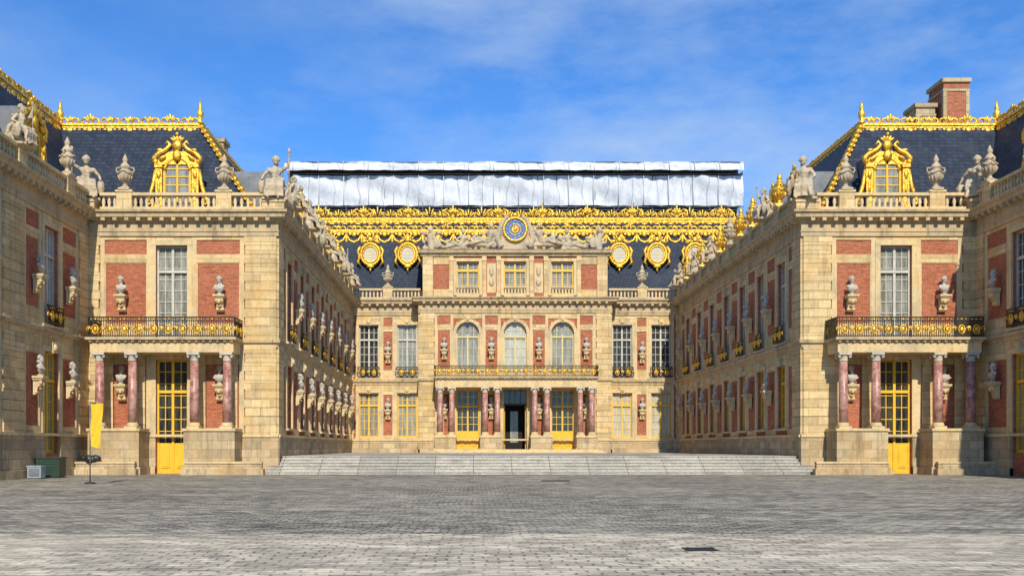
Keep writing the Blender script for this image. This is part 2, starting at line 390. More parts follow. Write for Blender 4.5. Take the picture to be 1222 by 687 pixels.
busts = []
def facade(name, P, Q, wins, bustu, piers, zb, plinth=2.2, arched=False, reg=True):
    M = frame(P, Q); mb = MB(); mb.setM(M); Lw = (Vector(Q)-Vector(P)).length
    ops = []
    for w in wins:
        ops.append((w['u']-w['w']/2, w['u']+w['w']/2, w['g'][0], w['g'][1])); ops.append((w['u']-w['w']/2, w['u']+w['w']/2, w['f'][0], w['f'][1]))
    grid_wall(mb, Lw, zb, 13.2, ops, BRICK)
    solid = sorted([(p[0], p[1]) for p in piers] + [(w['u']-w['w']/2-.27, w['u']+w['w']/2+.27) for w in wins])
    cur = 0; gaps = []
    for a, b in solid:
        if a-cur > .35: gaps.append((cur, a))
        cur = max(cur, b)
    if Lw-cur > .35: gaps.append((cur, Lw))
    bands = [(2.2, 2.55), (6.15, 7.02), (7.5, 8.35), (11.75, 12.2), (13.0, 13.2)]
    for a, b in gaps:
        st = .16 if b-a < 1.4 else .24
        if reg:
            mb.box(a, a+st, .001, .06, 2.2, 13.2, TRIM); mb.box(b-st, b, .001, .06, 2.2, 13.2, TRIM)
            for z0, z1 in bands: mb.box(a+st, b-st, .001, .058, z0, z1, STONE)
            if b-a > 1.2:
                for z0, z1 in ((2.55, 6.15), (8.35, 11.75)):
                    mb.box(a+st, a+st+.05, .001, .03, z0, z1, TRIM); mb.box(b-st-.05, b-st, .001, .03, z0, z1, TRIM)
                    mb.box(a+st+.05, b-st-.05, .001, .03, z1-.05, z1, TRIM)
    for w in wins:
        a, b = w['u']-w['w']/2-.27, w['u']+w['w']/2+.27
        mb.box(a, b, .001, .05, w['g'][1]+.28, 7.02, STONE)
        if w['f'][1]+.28 < 13.18: mb.box(a, b, .001, .05, w['f'][1]+.28, 13.2, STONE)
    for a, b in piers:
        z = 2.2; k = 0
        while z < 13.19:
            z2 = min(z+.50, 13.2); e = .0 if k % 2 else .07
            mb.box(a+(e if a > .01 else 0), b-(e if b < Lw-.01 else 0), .001, .13, z, z2-.03, STONE)
            mb.box(a+.08, b-.08 if b < Lw-.01 else b, .001, .105, z2-.03, z2, BLOCK)
            z = z2; k += 1
    doors = sorted([(w['u']-w['w']/2, w['u']+w['w']/2) for w in wins if w['g'][0] < plinth-.3])
    u = -.14
    for a, b in doors + [(Lw+.14 if (P == PATH[1] or P == PATH[9]) else Lw, None)]:
        u = max(u, -.14 if P == PATH[9] else 0)
        if a > u:
            mb.box(u, a, .001, .16, zb, 2.05, BLOCK); mb.box(u, a, .001, .22, 2.05, 2.2, TRIM); mb.box(u, a, .001, .26, zb, zb+.4, BLOCK)
        if b: u = b
    for w in wins:
        uc, ww = w['u'], w['w']
        window(mb, uc, ww, w['g'][0], w['g'][1], OCHRE, w.get('c', 4), w.get('gr', 6), False, w.get('gg'), w.get('solid', 0), opendoor=w.get('open', False))
        window(mb, uc, ww, w['f'][0], w['f'][1], CREAM if arched else WHITE, w.get('c', 4), w.get('fr', 7), arched, w.get('fg'))
        surround(mb, uc, ww, w['g'][0] if w['g'][0] > plinth else plinth, w['g'][1], False, w['g'][1] < 6.45)
        surround(mb, uc, ww, w['f'][0], w['f'][1], arched, w['f'][1] < 12.6)
        if w.get('rail', True): railing(mb, uc-ww/2-.1, uc+ww/2+.1, .28, w['f'][0]+.02, .95)
    mb.obj(name, palace)
    ang = math.atan2(M[1][1], M[0][1]) + math.pi/2
    for b in bustu:
        u, zs = b if isinstance(b, tuple) else (b, (4.15, 9.1))
        for z in zs:
            p = M @ Vector((u, .07, z)); busts.append((p.x, p.y, p.z, ang))
    return M

Wn = dict(w=1.75, g=(1.2, 6.3), f=(7.65, 12.6))
per = 8.7
uL = [38.2 - per*k for k in range(4)]
facade('outer_wing_facade', PATH[0], PATH[1], [dict(Wn, u=u, gg=G_MID) for u in uL],
       [x for u in uL for x in (u+1.95, u-1.95)], [(u-5.3, u-3.1) for u in uL] + [(41.6, 43)], 0)
uR = [4.6 + per*k for k in range(4)]
facade('outer_wing_facade', PATH[10], PATH[11], [dict(Wn, u=u, gg=G_MID) for u in uR],
       [x for u in uR for x in (u-2.2, u+2.1)], [(u+3.1, u+5.3) for u in uR] + [(0, 1.0)], 0)
D = dict(w=1.75, g=(.02, 6.35), f=(7.6, 12.7), solid=1.7, gr=7, fr=8, rail=False)
cL = 4.72; cR = 5.17
ML = facade('pavilion_front_facade', PATH[1], PATH[2], [dict(D, u=cL, gg=G_DARK, fg=G_MID)], [2.0, 7.45], [(0, .75), (8.75, 10.54)], 0)
MR = facade('pavilion_front_facade', PATH[9], PATH[10], [dict(D, u=cR, gg=G_DARK, fg=G_MID)], [2.6, 7.7], [(0, 1.6), (8.85, 9.67)], 0)
S = dict(w=1.6, g=(2.6, 6.3), f=(7.65, 12.4))
us = [3.6+4.25*k for k in range(7)]
facade('court_side_facade', PATH[2], PATH[3], [dict(S, u=u) for u in us], [u+2.12 for u in us], [(0, 1.5), (32, 33)], 0)
facade('court_side_facade', PATH[8], PATH[9], [dict(S, u=33-u) for u in us], [33-u-2.12 for u in us], [(0, 1), (31.5, 33)], 0)
B = dict(w=1.75, g=(2.35, 6.3), f=(7.65, 12.35))
facade('court_end_facade', PATH[3], PATH[4], [dict(B, u=1.64, gg=G_MID, fg=G_DARK), dict(B, u=5.05, gg=G_MID, fg=G_MID)], [(3.36, (4.0, 9.0))], [(0, .35)], .9)
facade('court_end_facade', PATH[7], PATH[8], [dict(B, u=1.25, gg=G_PALE, fg=G_DARK), dict(B, u=4.7, gg=G_PALE, fg=G_DARK)], [(2.98, (4.0, 9.0))], [(5.98, 6.33)], .9)
facade('court_end_return', PATH[4], PATH[5], [], [], [(0, 1.5)], .9)
facade('court_end_return', PATH[6], PATH[7], [], [], [(0, 1.5)], .9)
A = dict(w=2.0, g=(1.3, 6.5), f=(7.75, 12.45), solid=1.6, rail=False, gr=6, fr=6)
ac = (AX1-AX0)/2
facade('centre_block_facade', PATH[5], PATH[6],
       [dict(A, u=ac-4.15, gg=G_DARK, fg=G_MID), dict(A, u=ac, open=True, fg=G_PALE), dict(A, u=ac+4.15, gg=G_DARK, fg=G_MID)],
       [(x, (4.0, 9.2)) for x in (ac-6.2, ac-2.08, ac+2.08, ac+6.2)], [(0, 1.3), (2*ac-1.3, 2*ac)], .9, arched=True)

mb = MB()
mb.sweep(PATH, [(0, 7.02), (.10, 7.02), (.12, 7.2), (.24, 7.28), (.26, 7.44), (.12, 7.5), (0, 7.5)], CORN)
mb.sweep(PATH, [(-.3, 13.2), (.14, 13.2), (.14, 13.42), (.18, 13.44), (.18, 13.5), (.12, 13.52), (.12, 13.98), (.22, 14.02), (.28, 14.12), (.55, 14.18), (.58, 14.36), (.70, 14.44), (.72, 14.56), (-.3, 14.62)], CORN)
for i in range(len(PATH)-1):
    M = frame(PATH[i], PATH[i+1]); mb.setM(M); Lw = (Vector(PATH[i+1])-Vector(PATH[i])).length
    k = int((Lw-.8)/.62)
    if k < 1: continue
    for j in range(k+1):
        u = .4 + (Lw-.8)*j/k; mb.box(u-.11, u+.11, .12, .52, 13.99, 14.175, CORN)
mb.setM(Matrix.Identity(4))
mb.obj('cornice_mouldings', palace)

# balustrades ---------------------------------------------------------------
statues = []; urns = []
BALP = [(.10, 0), (.10, .05), (.055, .09), (.11, .26), (.07, .42), (.045, .48), (.09, .53), (.09, .57)]
def balustrade(mb, P, Q, peds, z0=14.62, u0=0, u1=None, nb=.28, h=.92, s=1.0):
    M = frame(P, Q); mb.setM(M); Lw = (Vector(Q)-Vector(P)).length if u1 is None else u1
    edges = [u0] + [e for p in sorted(peds) for e in (p-.42, p+.42)] + [Lw]
    segs = [(edges[i], edges[i+1]) for i in range(0, len(edges), 2)]
    for p in peds:
        mb.box(p-.42, p+.42, nb-.3, nb+.18, z0, z0+h+.02, STONE); mb.box(p-.47, p+.47, nb-.33, nb+.23, z0+h+.02, z0+h+.14, TRIM)
        mb.box(p-.46, p+.46, nb-.32, nb+.22, z0-.001, z0+.16, TRIM)
    for a, b in segs:
        if b-a < .1: continue
        mb.box(a, b, nb-.2, nb+.12, z0, z0+.14, TRIM); mb.box(a, b, nb-.22, nb+.15, z0+h-.16, z0+h, TRIM)
        k = max(1, int((b-a)/.31)); hh = (h-.30)/.57
        for j in range(k):
            u = a + (b-a)*(j+.5)/k; mb.lathe((u, nb-.04, z0+.14), [(r, z*hh) for r, z in BALP], 8, TRIM)
def put(M, u, nb, z, kind, flip, extra=0, sc=1.0):
    p = M @ Vector((u, nb, z)); ang = math.atan2(M[1][1], M[0][1]) + math.pi/2
    (statues if kind == 'S' else urns).append((p.x, p.y, p.z, ang+extra, flip, kind))
mb = MB(); ZP = 14.62+1.06
def bal_with(P, Q, items, **kw):
    balustrade(mb, P, Q, [i[0] for i in items], **kw)
    M = frame(P, Q)
    for k, it in enumerate(items):
        put(M, it[0], .25, ZP-(.2 if it[1] == 'S' else 0), it[1], it[2] if len(it) > 2 else k % 2, it[3] if len(it) > 3 else 0)
sideu = [3.4,6.2,9.0,11.8,14.6,17.4,20.2,23.,25.8,28.6,31.2]
bal_with(PATH[0], PATH[1], [(3,'U'),(9,'S'),(14,'U'),(19,'S'),(24,'U'),(29.5,'S'),(34.2,'S',0,-.2),(39.7,'U')], u1=42.2)
bal_with(PATH[1], PATH[2], [(2.2,'U'),(7.7,'U')], u0=.85, u1=9.9)
bal_with(PATH[2], PATH[3], [(u,'SGSUSGSGSUS'[i], i % 2) for i, u in enumerate(sideu)], u0=.6)
bal_with(PATH[3], PATH[4], [(3.36,'U')], u0=.3)
bal_with(PATH[7], PATH[8], [(2.98,'U')], u1=6.0)
bal_with(PATH[8], PATH[9], [(33-u,'GSGGUGSGSGS'[i], i % 2) for i, u in enumerate(sideu)], u1=32.4)
bal_with(PATH[9], PATH[10], [(2.3,'U'),(7.3,'U')], u0=.65, u1=8.9)
bal_with(PATH[10], PATH[11], [(1.9,'U'),(6.8,'S'),(12,'U'),(17,'S'),(22,'U'),(27,'S')], u0=.8)
mb.setM(Matrix.Identity(4))
for (x, y, fl, a) in ((XL-.1, YF+.1, 0, .35), (XR+.1, YF+.1, 1, -.35), (WL, YF, 1, .5), (WR, YF, 0, -.5)):
    mb.box(x-.62, x+.62, y-.62, y+.62, 14.63, 15.0, STONE); mb.box(x-.68, x+.68, y-.68, y+.68, 15.0, 15.12, TRIM)
    statues.append((x, y, 15.1, a, fl, 'L'))
mb.obj('roof_balustrade', palace)

# ------------------------------------------------------------------ porticos
def column(mb, u, n, z0, z1, r=.25):
    mb.box(u-r*1.35, u+r*1.35, n-r*1.35, n+r*1.35, z0, z0+.12, TRIM)
    mb.lathe((u, n, z0+.12), [(r*1.3, 0), (r*1.35, .05), (r*1.15, .1), (r*1.2, .15), (r*1.05, .2)], 16, TRIM)
    H = z1-z0
    mb.lathe((u, n, z0+.32), [(r, 0), (r, (H-.8)*.33), (r*.86, H-.8)], 16, REDM)
    mb.lathe((u, n, z1-.48), [(r*.88, 0), (r*.98, .04), (r*.9, .08), (r*.95, .2), (r*1.15, .3)], 16, MARB)
    mb.box(u-r*1.35, u+r*1.35, n-r*1.35, n+r*1.35, z1-.14, z1, MARB)
    for sx in (-1, 1):
        mb.ell((u+sx*r*1.15, n+r*.9, z1-.22), (.09, .08, .1), MARB, 8, 6); mb.ell((u+sx*r*1.15, n-r*.9, z1-.22), (.09, .08, .1), MARB, 8, 6)
def portico(name, M, c, offs, n, half, zb, zped, zc, zs, pairs, r=.25, rail=.95):
    mb = MB(); mb.setM(M)
    for a, b in pairs:
        a, b = a+c, b+c
        mb.box(a, b, .27, n+.42, zb, zped-.14, BLOCK); mb.box(a-.06, b+.06, .265, n+.48, zped-.14, zped, TRIM)
        mb.box(a-.10, b+.10, .266, n+.52, zb+.001, zb+.42, BLOCK)
    for o in offs:
        column(mb, c+o, n, zped, zc, r)
        mb.box(c+o-.26, c+o+.26, .14, .22, zped, zc, STONE)
    mb.box(c-half+.18, c+half-.18, .005, n+.33, zc, zs-.25, TRIM); mb.box(c-half+.1, c+half-.1, .01, n+.40, zs-.25, zs-.14, CORN)
    mb.box(c-half, c+half, .262, n+.55, zs-.14, zs, CORN)
    k = int(2*half/.4)
    for j in range(k+1):
        u = c-half+.25+(2*half-.5)*j/k; mb.box(u-.07, u+.07, n+.40, n+.47, zs-.25, zs-.145, CORN)
    railing(mb, c-half+.12, c+half-.12, n+.42, zs, rail, 1)
    return mb.obj(name, palace)
offs = (-3.45, -1.68, 1.68, 3.45)
for M, c in ((ML, cL-.02), (MR, cR)):
    portico('portico_with_balcony', M, c, offs, 1.45, 4.05, 0, 2.5, 6.6, 7.4, [(-3.95, -1.2), (1.2, 3.95)], .25, 1.1)
MA = frame(PATH[5], PATH[6])
portico('portico_with_balcony', MA, ac, (-6.5, -5.5, -2.65, -1.6, 1.6, 2.65, 5.5, 6.5), 1.9, 7.1, 1.0, 2.45, 6.6, 7.5,
        [(-6.95, -5.15), (-3.1, -1.25), (1.25, 3.1), (5.15, 6.95)], .25, .95)
mb = MB()
for M, c, ex in ((ML, cL, [(-4.6, -1.2), (1.2, 5.6)]), (MR, cR, [(-5.3, -1.2), (1.2, 5.6)])):
    mb.setM(M)
    for a, b in ex:
        mb.box(c+a, c+b, 2.0, 2.45, .002, .33, BLOCK); mb.box(c+a+.12, c+b-.12, 1.98, 2.25, .33, .62, BLOCK)
        mb.box(c+a+.1, c+b-.1, 1.975, 2.3, .62, .72, TRIM)
mb.setM(Matrix.Identity(4))
for i in range(3): mb.box(CX-7.6+.3*i, CX+7.6-.3*i, 83.4+.3*i, AY-.26, 1.0, 1.1+.1*i+.001*i, TRIM)
mb.obj('stone_bench_blocks', palace)

# ------------------------------------------------------------------ attic of the centre block
mb = MB(); a0, a1, ay = AX0+.25, AX1-.25, AY+.2
apath = [(a0, YB+1.5), (a0, ay), (a1, ay), (a1, YB+1.5)]
mb.setM(frame(apath[1], apath[2])); Lw = a1-a0; c = Lw/2
ops = [(c+o-.98, c+o+.98, 14.9, 17.75) for o in (-4.15, 0, 4.15)]
grid_wall(mb, Lw, 14.6, 18.2, ops, BRICK)
for o in (-4.15, 0, 4.15):
    window(mb, c+o, 1.96, 14.9, 17.75, OCHRE, 4, 4, False, G_MID); surround(mb, c+o, 1.96, 14.9, 17.75, False, False)
    mb.box(c+o-.98, c+o+.98, .0, .3, 14.63, 14.75, TRIM); mb.box(c+o-.98, c+o+.98, .02, .3, 15.42, 15.55, TRIM)
    for j in range(7): mb.lathe((c+o-.84+.28*j, .16, 14.75), [(r, z*1.17) for r, z in BALP], 8, TRIM)
    for sx in (-1, 1):
        u = c+o+sx*1.45; mb.box(u-.17, u+.17, .001, .16, 14.62, 18.2, STONE)
        mb.box(u-.2, u+.2, .16, .2, 17.8, 18.15, TRIM); mb.box(u-.2, u+.2, .16, .2, 14.63, 14.95, TRIM)
for u in (c-2.07, c+2.07):
    mb.box(u-.38, u+.38, .001, .05, 15.0, 17.6, TRIM); mb.ell((u, .08, 16.9), (.2, .1, .45), STAT, 8, 6); mb.ell((u, .08, 15.9), (.24, .1, .3), STAT, 8, 6)
for u0, u1 in ((0, .9), (Lw-.9, Lw)): mb.box(u0, u1, .001, .12, 14.62, 18.2, STONE)
for u0, u1 in ((.95, 2.3), (Lw-2.3, Lw-.95)):
    mb.box(u0, u1, .001, .06, 14.62, 15.3, STONE); mb.box(u0, u1, .001, .06, 17.5, 18.2, STONE)
mb.setM(frame(apath[0], apath[1])); mb.box(0, YB+1.5-ay-.5, -.5, 0, 14.6, 18.2, STONE)
mb.setM(frame(apath[2], apath[3])); mb.box(.5, YB+1.5-ay, -.5, 0, 14.6, 18.2, STONE)
mb.setM(Matrix.Identity(4))
mb.sweep(apath, [(-.3, 18.2), (.18, 18.2), (.2, 18.4), (.4, 18.46), (.45, 18.66), (.5, 18.74), (-.3, 18.78)], CORN)
mb.box(a0+.3, a1-.3, ay+.3, YB+3, 18.5, 18.72, LEAD)
mb.obj('attic_storey', palace)

# ------------------------------------------------------------------ gilded cresting
def crest_line(mb, M, Ln, top=.55, low=.75, step=1.15, n=.0, back=True):
    mb.setM(M)
    mb.box(0, Ln, -.16+n, .16+n, -.07, .07, GOLD); mb.box(0, Ln, -.1+n, .1+n, -.20, -.09, GOLD)
    if low and back: mb.box(0, Ln, -.05+n, .07+n, -.22-low*.35, -.22, GOLD)
    k = max(1, int(round(Ln/step))); st = Ln/k
    for i in range(k):
        u = (i+.5)*st; h = st/2; big = 1.35 if i % 4 == 1 else 1.0
        if top:
            for sx in (-1, 1):
                mb.tube([(u+sx*h*.12, n, .06), (u+sx*h*.45, n, .08+top*.62), (u+sx*h*.85, n, .08+top*.45), (u+sx*h*.9, n, .1+top*.1), (u+sx*h*.6, n, .14)], [.055, .08, .08, .06, .03], GOLD, 5)
                mb.ell((u+sx*h, n+.02, .12), (.07, .06, .12), GOLD, 6, 4)
            for j in (-2, -1, 0, 1, 2):
                a = j*.42; ln = top*(.62-.07*abs(j))*big
                mb.ell((u+math.sin(a)*ln*.8, n, .12+math.cos(a)*ln*.8), (.08, .05, ln*.45), GOLD, 6, 5, Matrix.Rotation(a, 3, 'Y'))
        if low:
            mb.tube([(u-h, n+.09, -.25), (u-h*.6, n+.11, -.22-low*.55), (u, n+.13, -.22-low*.72), (u+h*.6, n+.11, -.22-low*.55), (u+h, n+.09, -.25)], [.07, .11, .15, .11, .07], GOLD, 6)
            mb.ell((u, n+.1, -.38), (.24, .1, .22), GOLD, 7, 5)
            for sx in (-1, 1): mb.ell((u+sx*h*.5, n+.09, -.34), (.16, .07, .13), GOLD, 6, 4)
            mb.ell((u-h, n+.08, -.25-low*.42), (.14, .08, low*.42), GOLD, 6, 6)
            mb.ell((u-h, n+.08, -.25-low*.92), (.07, .05, .12), GOLD, 6, 5)
def finial(mb, x, y, z, s=1.0, mat=GOLD):
    mb.setM(Matrix.Identity(4))
    mb.lathe((x, y, z), [(.22*s, 0), (.26*s, .1*s), (.1*s, .25*s), (.2*s, .5*s), (.24*s, .75*s), (.1*s, .95*s), (.16*s, 1.05*s), (.09*s, 1.25*s), (.02*s, 1.6*s)], 10, mat)
def slopeM(p, q, out):
    p, q, out = Vector(p), Vector(q), Vector(out)
    x = (q-p).normalized()
    y = out - x*out.dot(x); y.normalize(); z = x.cross(y)
    return Matrix(((x.x, y.x, z.x, p.x), (x.y, y.y, z.y, p.y), (x.z, y.z, z.z, p.z), (0, 0, 0, 1)))
roof = MB(); gold = MB()
ZE, ZT, YT = 14.5, 20.75, 59.3
def quad(mb, a, b, c, d, mat): mb.add([a, b, c, d], [(0, 1, 2, 3)], mat)
def wing_roof(sx, e1, e2, t1, t2, xo, wall1, wall2):
    E = [(e1, 12, ZE), (e1, 56.0, ZE), (e2, 56.0, ZE), (e2, 91, ZE)]
    T = [(t1, 12, ZT), (t1, YT, ZT), (t2, YT, ZT), (t2, 91, ZT)]
    for i in range(3): quad(roof, E[i], E[i+1], T[i+1], T[i], SLATE)
    quad(roof, (t1, 12, ZT), (t1, YT, ZT), (xo, YT, ZT+.3), (xo, 12, ZT+.3), LEAD)
    quad(roof, (t1, YT, ZT), (t2, YT, ZT), (t2, 91, ZT), (t1, 91, ZT), LEAD)
    quad(roof, (t1, YT, ZT), (t1, 91, ZT), (xo, 91, ZT+.3), (xo, YT, ZT+.3), LEAD)
    quad(roof, (wall1, 12, 14.5), (wall1, 57, 14.5), (e1, 57, 14.51), (e1, 12, 14.51), LEAD)
    quad(roof, (wall1, 55, 14.53), (wall2, 55, 14.53), (wall2, 56.2, 14.54), (wall1, 56.2, 14.54), LEAD)
    quad(roof, (wall2, 55, 14.52), (wall2, 89, 14.52), (e2, 89, 14.525), (e2, 55, 14.525), LEAD)
    quad(roof, (xo, 12, 0), (xo, 91, 0), (xo, 91, ZT+.3), (xo, 12, ZT+.3), STONE)
    quad(roof, (wall1, 12, 0), (xo, 12, 0), (xo, 12, ZT+.3), (t1, 12, ZT), STONE); quad(roof, (wall1, 12, 0), (t1, 12, ZT), (e1, 12, ZE), (wall1, 12, ZE), STONE)
    U = Matrix.Translation((0, 0, ZT+.05))
    if sx > 0:
        crest_line(gold, frame((t1, 12), (t1, YT)) @ U, YT-12, .55, 1.0)
        crest_line(gold, frame((t1, YT), (t2, YT)) @ U, abs(t2-t1), .55, 1.0)
        crest_line(gold, frame((t2, YT), (t2, 88)) @ U, 88-YT, .3, .6)
    else:
        crest_line(gold, frame((t1, YT), (t1, 12)) @ U, YT-12, .55, 1.0)
        crest_line(gold, frame((t2, YT), (t1, YT)) @ U, abs(t2-t1), .55, 1.0)
        crest_line(gold, frame((t2, 88), (t2, YT)) @ U, 88-YT, .3, .6)
    p, q = Vector((e2, 56, ZE)), Vector((t2, YT, ZT)); out = Vector((sx*1.0, -1.0, .8)).normalized()
    Lh = (q-p).length; M = slopeM(p, q, out); gold.setM(M)
    gold.box(0, Lh, -.02, .10, -.10, .10, GOLD)
    k = int(Lh/.42)
    for i in range(k):
        u = (i+.5)*Lh/k; gold.ell((u, .12, 0), (.16, .10, .15), GOLD, 7, 5)
        for s in (-1, 1): gold.ell((u, .05, s*.16), (.16, .05, .09), GOLD, 6, 4)
    for x in (t1, t2): finial(gold, x, YT, ZT+.1, .9)
    gold.setM(Matrix.Identity(4))
wing_roof(1, -22.5, -12.2, -24.8, -16.4, -42, WL, XL)
wing_roof(-1, 29.0, 19.5, 31.4, 23.3, 48, WR, XR)

YE, Y1, Y2 = 89.2, 91.6, 94.5; Z1, Z2 = 21.1, 22.9; X0, X1 = -16.0, 25.0
quad(roof, (X0, YE, 14.5), (X1, YE, 14.5), (X1, Y1, Z1), (X0, Y1, Z1), SLATE)
quad(roof, (X0, Y1, Z1), (X1, Y1, Z1), (X1, Y2, Z2), (X0, Y2, Z2), SLATE)
quad(roof, (X0, Y2, Z2), (X1, Y2, Z2), (X1, 118, Z2+.2), (X0, 118, Z2+.2), LEAD)
for X in (X0, X1):
    quad(roof, (X, YE, 14.5), (X, Y1, Z1), (X, 118, Z1), (X, 118, 14.5), SLATE); quad(roof, (X, Y1, Z1), (X, Y2, Z2), (X, 118, Z2), (X, 118, Z1), SLATE)
quad(roof, (XL, 88, 14.51), (XR, 88, 14.51), (XR, 89.3, 14.52), (XL, 89.3, 14.52), LEAD)
quad(roof, (-42, 118, 0), (48, 118, 0), (48, 118, Z2), (-42, 118, Z2), STONE)
mir = Matrix.Scale(-1, 4, (0,1,0))
crest_line(gold, Matrix.Translation((X0, Y1-.1, Z1+.4)) @ mir, X1-X0, .55, 1.25, 1.40, 0, False)
crest_line(gold, Matrix.Translation((X0, Y2-.1, Z2+.35)) @ mir, X1-X0, 1.05, .8, 1.25, 0, True)
gold.setM(Matrix.Identity(4))
for x in [X0+1.2+i*4.28 for i in range(10)]:
    finial(gold, x, Y2, Z2+.5, .85)
    for j in range(-2, 3):
        a = j*.5; gold.ell((x+.32*math.sin(a), Y2-.15, Z2+.85+.32*math.cos(a)), (.12, .14, .32), GOLD, 7, 5, Matrix.Rotation(a, 3, 'Y'))
    for sx in (-1, 1): gold.tube([(x+sx*.5, Y2-.15, Z2+1.3), (x+sx*.95, Y2-.15, Z2+1.1), (x+sx*1.0, Y2-.15, Z2+.7), (x+sx*.7, Y2-.15, Z2+.6)], [.1, .12, .1, .06], GOLD, 6)
roof.obj('slate_roof', palace)

def dormer(mb, M, w=1.2, s=1.0):
    mb.setM(M @ Matrix.Scale(s, 4))
    W = w/2
    mb.box(-W-.25, W+.25, -2.6, 0, 0, 2.9, LEAD)
    mb.prism([(-W-.25, 2.9), (W+.25, 2.9), (.5, 3.3), (-.5, 3.3)], -2.8, 0, LEAD)
    pts = [(-W, .3), (W, .3)] + [(W*math.cos(math.pi*k/10), 1.95+W*math.sin(math.pi*k/10)) for k in range(11)]
    mb.prism(pts, .001, .04, G_MID)
    for a in (-W-.02, W+.02): mb.box(a-.06, a+.06, .04, .14, .3, 1.95, OCHRE)
    mb.box(-.05, .05, .041, .12, .3, 2.45, OCHRE)
    for z in (.75, 1.2, 1.65, 2.05): mb.box(-W, W, .041, .08, z-.03, z+.03, OCHRE)
    mb.tube([(W*1.02*math.cos(math.pi*k/12), .08, 1.95+W*1.02*math.sin(math.pi*k/12)) for k in range(13)], .1, GOLD, 6)
    for sx in (-1, 1):
        a = sx*(W+.30)
        mb.box(a-.17, a+.17, 0.002, .2, .1, 2.1, GOLD); mb.box(a-.2, a+.2, 0.002, .28, 2.1, 2.27, GOLD); mb.box(a-.2, a+.2, 0.003, .27, 0, .2, GOLD)
        mb.ell((a, .22, 1.75), (.12, .08, .25), GOLD, 6, 5); mb.ell((a, .2, 1.1), (.08, .06, .4), GOLD, 6, 5)
        mb.tube([(sx*(W+.50), .1, 2.0), (sx*(W+.60), .1, 1.3), (sx*(W+.75), .1, .7), (sx*(W+.95), .1, .35), (sx*(W+.85), .1, .15), (sx*(W+.68), .1, .3), (sx*(W+.78), .1, .45)], [.08, .11, .13, .13, .10, .08, .05], GOLD, 6)
        mb.tube([(sx*(W+.55), .15, 2.35), (sx*(W+.55), .15, 2.62), (sx*(W+.3), .15, 2.85), (sx*.55, .15, 3.05), (sx*.35, .15, 3.3), (sx*.5, .15, 3.45), (sx*.62, .15, 3.3)], [.12, .14, .13, .12, .1, .09, .05], GOLD, 6)
        mb.ell((sx*(W+.5), .15, 2.42), (.16, .12, .16), GOLD, 8, 6); mb.ell((sx*(W+.25), .2, 3.0), (.17, .1, .10), GOLD, 8, 6)
        mb.ell((sx*.75, .2, 2.6), (.22, .08, .10), GOLD, 8, 5, Matrix.Rotation(sx*.6, 3, 'Y'))
    mb.prism([(-W-.45, 2.28), (W+.45, 2.28), (W+.3, 2.6), (.4, 2.95), (-.4, 2.95), (-W-.3, 2.6)], .05, .12, GOLD)
    mb.ell((0, .2, 2.72), (.24, .14, .30), GOLD, 8, 6)
    mb.ell((0, .15, 3.25), (.26, .18, .30), GOLD, 8, 6)
    for j in range(-2, 3):
        a = j*.45; mb.ell((math.sin(a)*.30, .12, 3.45+math.cos(a)*.20), (.08, .08, .18), GOLD, 6, 5, Matrix.Rotation(a, 3, 'Y'))
    mb.ell((0, .15, 3.85), (.09, .09, .12), GOLD, 6, 5)
dorm = MB()
F = lambda x, y, a: Matrix.Translation((x, y, 15.0)) @ Matrix.Rotation(a, 4, 'Z') @ mir
dormer(dorm, F(-16.75, 56.0, 0), 1.3, 1.08); dormer(dorm, F(23.4, 56.0, 0), 1.3, 1.08)
for k in range(4):
    dormer(dorm, F(-22.5, 50.2-per*k, math.pi/2), 1.3, 1.1); dormer(dorm, F(29.0, 50.4-per*k, -math.pi/2), 1.3, 1.1)
for u in us:
    dormer(dorm, F(-12.1, YF+u+1, math.pi/2), 1.0, .9); dormer(dorm, F(19.45, YF+u+1, -math.pi/2), 1.0, .9)
def oeil(mb, x, y, z):
    mb.setM(Matrix.Translation((x, y, z)) @ mir)
    mb.prism([(.8*math.cos(t), .95*math.sin(t)) for t in [2*math.pi*k/16 for k in range(16)]], -1.8, 0, GOLD)
    mb.prism([(.62*math.cos(t), .74*math.sin(t)) for t in [2*math.pi*k/16 for k in range(16)]], 0.001, .07, PANE)
    mb.box(-.03, .03, .071, .09, -.7, .7, OCHRE)
    for zz in (-.3, 0, .3): mb.box(-.56, .56, .071, .085, zz-.025, zz+.025, OCHRE)
    for r, t in ((.66, .08), (.86, .13)):
        mb.tube([(r*math.cos(q), .1, r*1.15*math.sin(q)) for q in [2*math.pi*k/18 for k in range(18)]], t, GOLD, 6, True)
    for sx in (-1, 1):
        mb.tube([(sx*.9, .1, .7), (sx*1.15, .1, .3), (sx*1.0, .1, -.2), (sx*1.15, .1, -.7), (sx*.9, .1, -1.0)], [.12, .14, .13, .14, .08], GOLD, 6)
        mb.ell((sx*.6, .15, 1.15), (.36, .12, .15), GOLD, 8, 5, Matrix.Rotation(sx*.5, 3, 'Y'))
    mb.ell((0, .15, 1.3), (.25, .16, .3), GOLD, 8, 6); mb.ell((0, .15, -1.12), (.36, .14, .18), GOLD, 8, 6); mb.ell((0, .12, -1.4), (.10, .1, .2), GOLD, 8, 6)
    for a in (-1, -.5, .5, 1): mb.ell((math.sin(a)*.5, .1, 1.3+math.cos(a)*.35), (.08, .06, .22), GOLD, 6, 5, Matrix.Rotation(a, 3, 'Y'))
for x in (-9.4, -6.0, -13.0, 13.3, 16.75, 20.2): oeil(dorm, x, 90.2, 19.05)
dorm.obj('gilded_dormer_windows', palace)
gold.obj('gilded_roof_cresting', palace)

